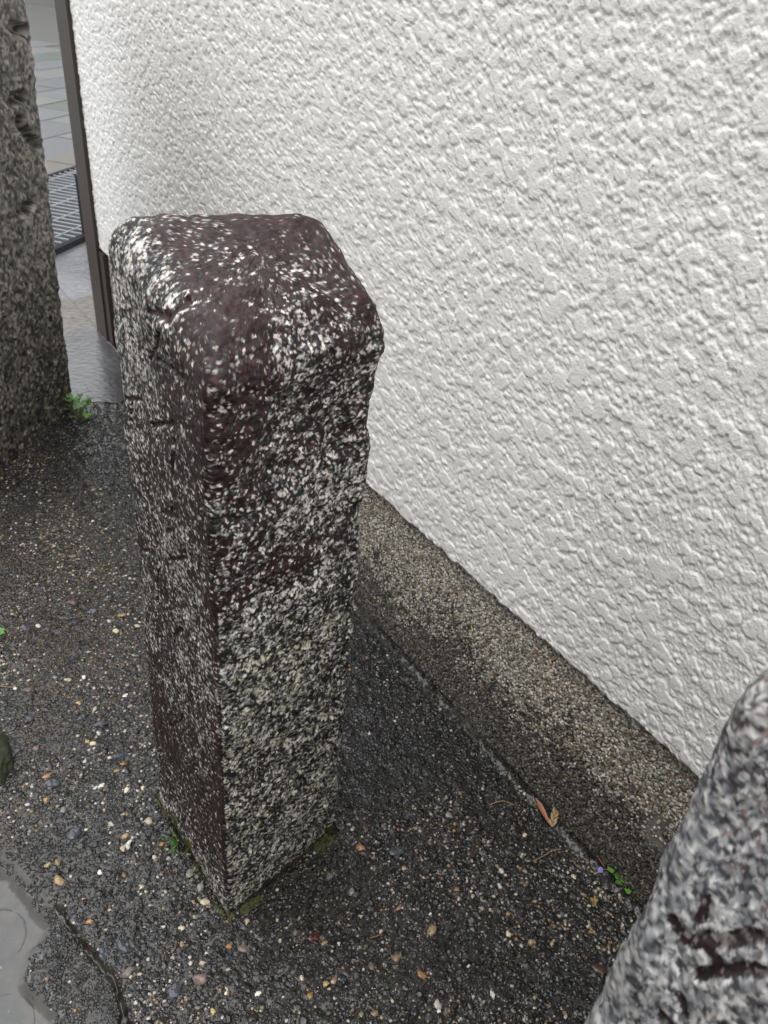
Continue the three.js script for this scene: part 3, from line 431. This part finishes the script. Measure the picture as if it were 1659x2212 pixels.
// ---------------------------------------------------------------- the street beyond
const E1 = [0.77, -0.638], E2 = [-0.638, -0.77]; // along the drain, and away across it
const st = (m, n, y = 0) => new THREE.Vector3(0.97 + E1[0] * m + E2[0] * n, y, -3.93 + E1[1] * m + E2[1] * n);
const turn = Math.atan2(-E1[1], E1[0]);
{
  const wetConc = std([1, 1, 1], 0.3, { vertexColors: true, clearcoat: 0.5, clearcoatRoughness: 0.2 });
  const edge = (x) => -2.385 + 0.02 * noise(x * 14, 1, 1) + 0.006 * noise(x * 60, 2, 1);
  const g = gridMesh(range(-3, 6, (x) => (x > 0.4 && x < 1.3 ? 0.006 : 0.12)), range(0, 1, 0.004), (x, t, o) => {
    const zf = -3.93 + (x - 0.97) * (-0.638 / 0.77), zn = Math.min(edge(x), x > 0.85 ? -2.9 : 0), z = lerp(Math.max(zn, zf + 0.001), zf, t);
    o[0] = x; o[1] = 0.0022 + 0.0003 * fbm(x * 60, 2, z * 60, 2) + 0.0005 * noise(x * 190, 2, z * 190); o[2] = z;
    const n = fbm(x * 7, 5, z * 7, 3), s = noise(x * 90, 2, z * 90), w = sstep(-3.36 + 0.05 * n, -3.33 + 0.05 * n, z) * sstep(-2.98, -3.1, z + 0.1 * n);
    const v = lerp(0.08, lerp(0.045, 0.024, sstep(-2.66, -2.42, z + 0.08 * n)), sstep(-3.02, -2.98, z)) * (1 + 0.7 * n + 0.3 * s); o[3] = lerp(v, 0.06 + 0.03 * s, w); o[4] = lerp(v, 0.048 + 0.024 * s, w); o[5] = lerp(v * 1.03, 0.034 + 0.018 * s, w);
  });
  const apron = shadows(new THREE.Mesh(g, wetConc)); apron.name = 'concrete_apron'; apron.userData = { kind: 'structure', label: 'wet smooth grey concrete between wall end and drain' }; scene.add(apron);
  // drain grate
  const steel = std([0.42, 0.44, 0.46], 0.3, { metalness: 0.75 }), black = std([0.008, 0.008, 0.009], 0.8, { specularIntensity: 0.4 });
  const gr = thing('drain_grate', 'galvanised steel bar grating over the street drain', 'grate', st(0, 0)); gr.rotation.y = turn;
  const box = (w, h, d, x, y, z) => { const b = new THREE.BoxGeometry(w, h, d); b.translate(x, y, z); return b; };
  part('pit_shade_sheet', box(2.5, 0.004, 0.80, 0.3, 0.0075, -0.42), black, gr);  // flat black sheet: paints the shade of the drain below the bars
  part('frame', mergeGeometries([box(2.6, 0.03, 0.03, 0.3, 0.016, -0.005), box(2.6, 0.03, 0.03, 0.3, 0.016, -0.835)]), black, gr);
  const bar = box(0.011, 0.022, 0.79, 0, 0.0205, -0.42), rod = box(2.5, 0.006, 0.006, 0.3, 0.0345, 0);
  for (let i = 0; i < 42; i++) part(numbered('bearing_bar'), bar, steel, gr).position.x = -0.9 + i * 0.058;
  for (let i = 0; i < 5; i++) part(numbered('cross_rod'), rod, steel, gr).position.z = -0.09 - i * 0.165;
  // stone kerb and slabs
  const pav = new THREE.Group(); pav.name = 'street_pavement'; pav.userData = { kind: 'structure', label: 'wet grey-green paving slabs of the street' }; pav.position.copy(st(0, 0)); pav.rotation.y = turn; scene.add(pav);
  const slabGeo = (w, d) => { const s = new THREE.BoxGeometry(w, 0.05, d, 1, 1, 1); return s; };
  const kerbMat = std([0.095, 0.084, 0.072], 0.4, WET), kg = slabGeo(0.588, 0.228), sg = slabGeo(0.784, 0.384);
  for (let i = 0; i < 7; i++) part(numbered('kerb_stone'), kg, kerbMat, pav).position.set(-1.2 + i * 0.6, 0.002, -0.97);
  part('joint_bed', box(14, 0.01, 22, 5, 0.0, -12.1), std([0.05, 0.05, 0.045], 0.4), pav);
  seed(9); const sm = [[0.08, 0.088, 0.08], [0.10, 0.104, 0.105], [0.07, 0.085, 0.072], [0.09, 0.09, 0.096], [0.115, 0.115, 0.11]].map((c) => std(c, 0.26, { clearcoat: 0.35, clearcoatRoughness: 0.2 }));
  for (let r = 0; r < 26; r++) for (let c = 0; c < 10; c++) { // as far as the gap between pillar and wall shows
    const z = -1.09 - 0.2 - r * 0.4, x = -1.4 + 0.15 * r * 0.4 + c * 0.8 + (r % 2) * 0.4;
    const m = part(numbered('paving_slab'), sg, sm[Math.floor(rnd() * 5)], pav); m.position.set(x, -0.005 + rr(-0.0015, 0.0015), z); m.rotation.set(rr(-0.002, 0.002), 0, rr(-0.002, 0.002));
  }
  const bp = onGround(187, 521), blk = thing('black_metal_post', 'short black metal post at the drain edge behind the brown trim', 'post', bp);
  part('shaft', box(0.06, 0.30, 0.06, 0.03, 0.15, -0.03), black, blk); part('cap', box(0.064, 0.012, 0.064, 0.03, 0.306, -0.03), black, blk);
}

// ---------------------------------------------------------------- added house, out of frame, put here to narrow the sky light
{
  const h = thing('added_alley_house', 'added unseen two-storey house that narrows the sky light over the alley', 'house', new THREE.Vector3(-2.6, 0, 1.2)), bx = (w, hh, d, x, y, z) => { const b = new THREE.BoxGeometry(w, hh, d); b.translate(x, y, z); return b; };
  part('wall', bx(5, 5.2, 7.5, -2.5, 2.6, 0), std([0.30, 0.28, 0.25], 0.8), h); part('eave', bx(5.6, 0.16, 8.1, -2.5, 5.285, 0), std([0.06, 0.058, 0.055], 0.7), h);
  for (const z of [-2, 0.2, 2.4]) { const w = part('window', bx(0.04, 1.1, 0.9, 0.021, 3.6, z), std([0.2, 0.2, 0.2], 0.4), h); part('pane', bx(0.01, 0.96, 0.76, 0.047, 3.6, z), std([0.03, 0.035, 0.04], 0.08), w); }
}

{ // added unseen building, put beyond the frame for the wet street to mirror
  const h = thing('added_street_building', 'added unseen grey building for the wet street to reflect', 'building', new THREE.Vector3(9, 0, -27)), bx = (w, hh, d, x, y, z) => { const b = new THREE.BoxGeometry(w, hh, d); b.translate(x, y, z); return b; };
  part('wall', bx(30, 11, 6, 0, 5.5, -3), std([0.27, 0.27, 0.26], 0.8), h); part('parapet', bx(30.4, 0.4, 6.4, 0, 11.2, -3), std([0.2, 0.2, 0.2], 0.8), h);
  for (let r = 0; r < 3; r++) for (let c = 0; c < 10; c++) { const w = part('window', bx(1.7, 1.7, 0.08, -13.5 + c * 3, 2 + r * 3.4, 0.042), std([0.45, 0.45, 0.45], 0.4), h); part('pane', bx(1.5, 1.5, 0.02, -13.5 + c * 3, 2 + r * 3.4, 0.094), std([0.04, 0.045, 0.05], 0.06), w); }
}

// ---------------------------------------------------------------- plants and litter
const leafMat = (c) => std(c, 0.55, { side: THREE.DoubleSide, transmission: 0.35, thickness: 0 });
const G1 = leafMat([0.12, 0.30, 0.03]), G2 = leafMat([0.07, 0.18, 0.02]), stemMat = std([0.12, 0.16, 0.04], 0.6);
function heart(len, wid, notch = 0.18, cup = 0.12) { // a leaflet from its base at the origin along +z
  const P = [], idx = [], n = 7, m = 5;
  for (let j = 0; j <= n; j++) for (let i = 0; i <= m; i++) { const t = j / n, s = i / m * 2 - 1, w = wid * 0.5 * Math.pow(Math.sin(Math.PI * Math.min(1, t * 0.62 + 0.02)), 0.8) * (1 - 0.25 * Math.pow(t, 6)); P.push(s * w, cup * len * (Math.abs(s) * 0.5 - t * t * 0.5), len * t * (1 - notch * Math.pow(t, 3) * (1 - Math.abs(s)) - 0.12 * Math.pow(t, 4) * s * s)); }
  for (let j = 0; j < n; j++) for (let i = 0; i < m; i++) { const a = j * (m + 1) + i; idx.push(a, a + m + 1, a + 1, a + 1, a + m + 1, a + m + 2); }
  const g = new THREE.BufferGeometry(); g.setAttribute('position', new THREE.Float32BufferAttribute(P, 3)); g.setIndex(idx); g.computeVertexNormals(); return g;
}
function tube(pts, r, seg = 8, rad = 5) { return new THREE.TubeGeometry(new THREE.CatmullRomCurve3(pts.map((p) => new THREE.Vector3(...p))), seg, r, rad); }
const trefoil = (s) => mergeGeometries([0, 2.09, 4.19].map((a) => { const h = heart(s, s * 1.05); h.rotateX(-0.15); h.rotateY(a); return h; }));
function clover(t, n, spread, s, h) {
  const tf = [trefoil(s), trefoil(s * 0.8)];
  for (let i = 0; i < n; i++) {
    const a = rr(0, 6.28), r = spread * Math.sqrt(rnd()), y = h * rr(0.35, 1), x = Math.cos(a) * r, z = Math.sin(a) * r;
    part('stem', tube([[x * 0.15, 0, z * 0.15], [x * 0.5, y * 0.7, z * 0.5], [x, y, z]], 0.0007, 6, 4), stemMat, t);
    const l = part('leaf', tf[i % 2], rnd() < 0.65 ? G1 : G2, t); l.position.set(x, y, z); l.rotation.set(rr(-0.5, 0.5), rr(0, 6), rr(-0.5, 0.5));
  }
}
seed(31);
{ const p = onGround(172, 905); clover(thing('clover', 'bright green clover clump at the foot of the tall pillar', 'plant', p), 24, 0.05, 0.014, 0.07); }
{ const p = onGround(-6, 1375); clover(thing('clover', 'lone clover sprig on the open asphalt away from the wall', 'plant', p), 5, 0.016, 0.011, 0.022); }
{ // thread-leaved tuft at the foot of the middle post
  const p = onGround(385, 1822), t = thing('grass_tuft', 'small thread-leaved green tuft at the foot of the maroon post', 'plant', p);
  for (let i = 0; i < 16; i++) { const a = rr(1.9, 4.6), r = rr(0.012, 0.03), y = rr(0.006, 0.024); part('blade', tube([[0, 0, 0], [Math.cos(a) * r * 0.5, y * 0.8, Math.sin(a) * r * 0.5], [Math.cos(a) * r, y, Math.sin(a) * r]], rr(0.0005, 0.0008), 6, 4), i % 2 ? G1 : G2, t); }
}
{ // flowering weed by the plinth
  const p = onGround(1340, 1900), t = thing('flowering_weed', 'low weed with round leaves and one violet flower by the pebble plinth', 'plant', p);
  const at = (x, y, h) => { const q = onGround(x, y, h); return [q.x - p.x, h, q.z - p.z]; };
  const pts = [[1333, 1880, 0.008, 0.010], [1331, 1899, 0.005, 0.007], [1359, 1893, 0.008, 0.007], [1352, 1911, 0.006, 0.010], [1367, 1906, 0.009, 0.008], [1349, 1920, 0.005, 0.008], [1343, 1912, 0.010, 0.008], [1313, 1880, 0.009, 0.006], [1322, 1876, 0.011, 0.006], [1360, 1915, 0.004, 0.006]];
  for (const [x, y, h, s] of pts) { const q = at(x, y, h + 0.006), l = part('leaf', heart(s * 1.5, s * 1.45, 0.05), rnd() < 0.7 ? G1 : G2, t); l.position.set(q[0], q[1], q[2]); l.rotation.set(rr(-0.3, 0.3), rr(0, 6), rr(-0.3, 0.3)); part('stem', tube([[0, 0, 0], [q[0] * 0.6, h, q[2] * 0.6], q], 0.0006, 5, 4), stemMat, t); }
  const f = at(1297, 1879, 0.012); part('stem', tube([at(1333, 1880, 0.006), at(1315, 1878, 0.012), f], 0.0006, 6, 4), stemMat, t);
  const fl = part('flower', mergeGeometries([0, 1.26, 2.51, 3.77, 5.03].map((a) => { const h = heart(0.0056, 0.0048, 0.1); h.rotateY(a); return h; })), leafMat([0.33, 0.25, 0.72]), t); fl.position.set(...f); fl.rotation.set(0.5, 0.3, 0.4);
}
for (const [x, y, lab] of [[1230, 1794, 'tiny two-leaved seedling beside the rusty conifer sprig'], [1285, 1836, 'tiny seedling at the plinth near the violet flower']]) { const p = onGround(x, y), t = thing('seedling', lab, 'plant', p, 'seedlings along the plinth'); for (const a of [0.4, 2.6, 4.4]) { const l = part('leaf', heart(0.006, 0.005, 0.05), G1, t); l.rotation.set(-0.3, a, 0); l.position.y = 0.003; } part('stem', tube([[0, -0.002, 0], [0, 0.0015, 0], [0, 0.003, 0]], 0.0006, 3, 4), stemMat, t); }
{ const p = onGround(1404, 1923), q = onGround(1399, 1893, 0.02); const t = single('grass_sprout', tube([[0, -0.001, 0], [(q.x - p.x) * 0.4, 0.012, (q.z - p.z) * 0.4], [q.x - p.x, 0.02, q.z - p.z]], 0.0011, 8, 5), G2, 'single upright grass blade growing where plinth meets asphalt', 'grass', p); t.scale.set(1, 1, 1); }
const rust = leafMat([0.36, 0.15, 0.075]), straw = leafMat([0.42, 0.26, 0.11]), twigMat = std([0.25, 0.15, 0.08], 0.7);
{ // fallen lanceolate leaf and conifer sprig
  const a = onGround(1186, 1787), b = onGround(1157, 1736), L = a.distanceTo(b);
  const g = heart(L, L * 0.2, -0.1, 0.05), w = single('fallen_leaf', g, rust, 'slender reddish-brown fallen leaf beside the conifer sprig', 'leaf', a.clone().setY(0.007)); w.rotation.order = 'YXZ'; w.rotation.y = Math.atan2(b.x - a.x, b.z - a.z); w.rotation.x = -0.12;
  const s0 = onGround(1190, 1791), s1 = onGround(1200, 1748), D = s0.distanceTo(s1), sp = thing('conifer_sprig', 'dry tan conifer sprig with flat needles lying on the asphalt edge', 'twig', s0.clone().setY(0.006)); sp.rotation.y = Math.atan2(s1.x - s0.x, s1.z - s0.z);
  part('twig', tube([[0, 0, 0], [0, 0.003, D * 0.5], [0, 0.005, D]], 0.0006, 6, 4), twigMat, sp);
  for (let i = 0; i < 9; i++) for (const s of [-1, 1]) { const n = part('needle', heart(0.0125 * (1 - i * 0.045), 0.0026, -0.2, 0.02), straw, sp); n.position.set(0, 0.001 + 0.005 * i / 9, D * i / 9.5); n.rotation.set(-0.25, s * rr(0.5, 0.8), 0); }
}
{ const p = onGround(1285, 1958), t = thing('winged_seed', 'yellow two-winged seed lying on the dark asphalt', 'seed', p.clone().setY(0.004)); for (const a of [0.15, -0.3]) { const l = part('wing', heart(0.016, 0.0062, -0.1, 0.1), leafMat([0.45, 0.27, 0.06]), t); l.rotation.set(-0.25, Math.PI - 0.5 + a, 0); l.scale.z = 1; } part('seed_body', new THREE.SphereGeometry(0.0022, 8, 6), twigMat, t); }
for (const [pts, lab] of [[[[1216, 1750], [1219, 1760], [1226, 1770]], 'thin dry needle against the plinth above the seedling'], [[[1236, 1858], [1243, 1870], [1255, 1879]], 'curved pale needle on asphalt left of the violet flower'], [[[1287, 1851], [1294, 1862], [1303, 1875]], 'rusty twig piece touching the violet flower stem'], [[[1368, 1926], [1373, 1936], [1375, 1949]], 'tan twig piece below the round weed leaves'], [[[1371, 1972], [1376, 1985], [1378, 1993]], 'short straw by the carved post'], [[[0, 1484], [15, 1487], [29, 1487]], 'pale straw on the open asphalt by the clover sprig'], [[[1055, 1741], [1085, 1734], [1110, 1742]], 'long bent brown needle near the slender leaf'], [[[1150, 1862], [1175, 1850], [1195, 1838], [1210, 1836]], 'dark wiry root on asphalt below the sprig'], [[[798, 2027], [818, 2022], [828, 2012]], 'orange curled leaf stalk among the pebbles']]) {
  const q = pts.map(([x, y]) => onGround(x, y)), o = q[0]; single('dry_needle', tube(q.map((p, i) => [p.x - o.x, groundH(p.x, p.z) + 0.0035 + (i === 1 ? 0.001 : 0), p.z - o.z]), 0.0009, 10, 5), lab.includes('rusty') || lab.includes('orange') ? rust : twigMat, lab, 'needle', o.clone(), 'dry needles on the asphalt');
}
{ // mossy stone peeping in at the side
  const p = onGround(-26, 1640), base = pebbleGeo(71, 5, 0.22, false), q = base.attributes.position, v = new THREE.Vector3(), c = new Float32Array(q.count * 3);
  for (let i = 0; i < q.count; i++) { v.fromBufferAttribute(q, i); const n = fbm(v.x * 7, v.y * 7, v.z * 7, 3); v.multiplyScalar(1 + 0.10 * n + 0.05 * noise(v.x * 30, v.y * 30, v.z * 30)); q.setXYZ(i, v.x * 0.045, v.y * 0.04, v.z * 0.07); const k = noise(v.x * 16, v.y * 16, v.z * 16) > -0.1; c.set(k ? [0.017 + 0.012 * n, 0.026 + 0.02 * n, 0.007] : [0.012, 0.013, 0.009], i * 3); }
  base.setAttribute('color', new THREE.BufferAttribute(c, 3)); base.computeVertexNormals();
  single('mossy_stone', base, std([1, 1, 1], 0.8, { vertexColors: true }), 'dark stone overgrown with green moss on the open asphalt', 'stone', p.setY(0.008));
}
{ // moss cushions in the joint round the middle post
  const o = [], gr = []; seed(5);
  const spots = [[[345, 1712], [365, 1760], 0.009, 90], [[470, 1955], [500, 1985], 0.005, 30], [[525, 1968], [560, 1945], 0.006, 110], [[400, 1835], [430, 1890], 0.004, 20], [[690, 1830], [715, 1805], 0.010, 70]];
  for (const [a, b, w, n] of spots) { const A = onGround(...a), B = onGround(...b); for (let i = 0; i < n; i++) { const t = rnd(), x = lerp(A.x, B.x, t) + rr(-w, w), z = lerp(A.z, B.z, t) + rr(-w, w), r = rr(0.0018, 0.0045), k = rr(0.6, 1.3); o.push([x, groundH(x, z) + 0.001, z, rr(0, 6), rr(0, 6), 0, r, r * 0.8, r, 0.05 * k, 0.06 * k, 0.014 * k]); } }
  scatter('moss', [agg[0]], std([1, 1, 1], 0.85, { vertexColors: true }), o, ground);
}
renderer.render(scene, camera);
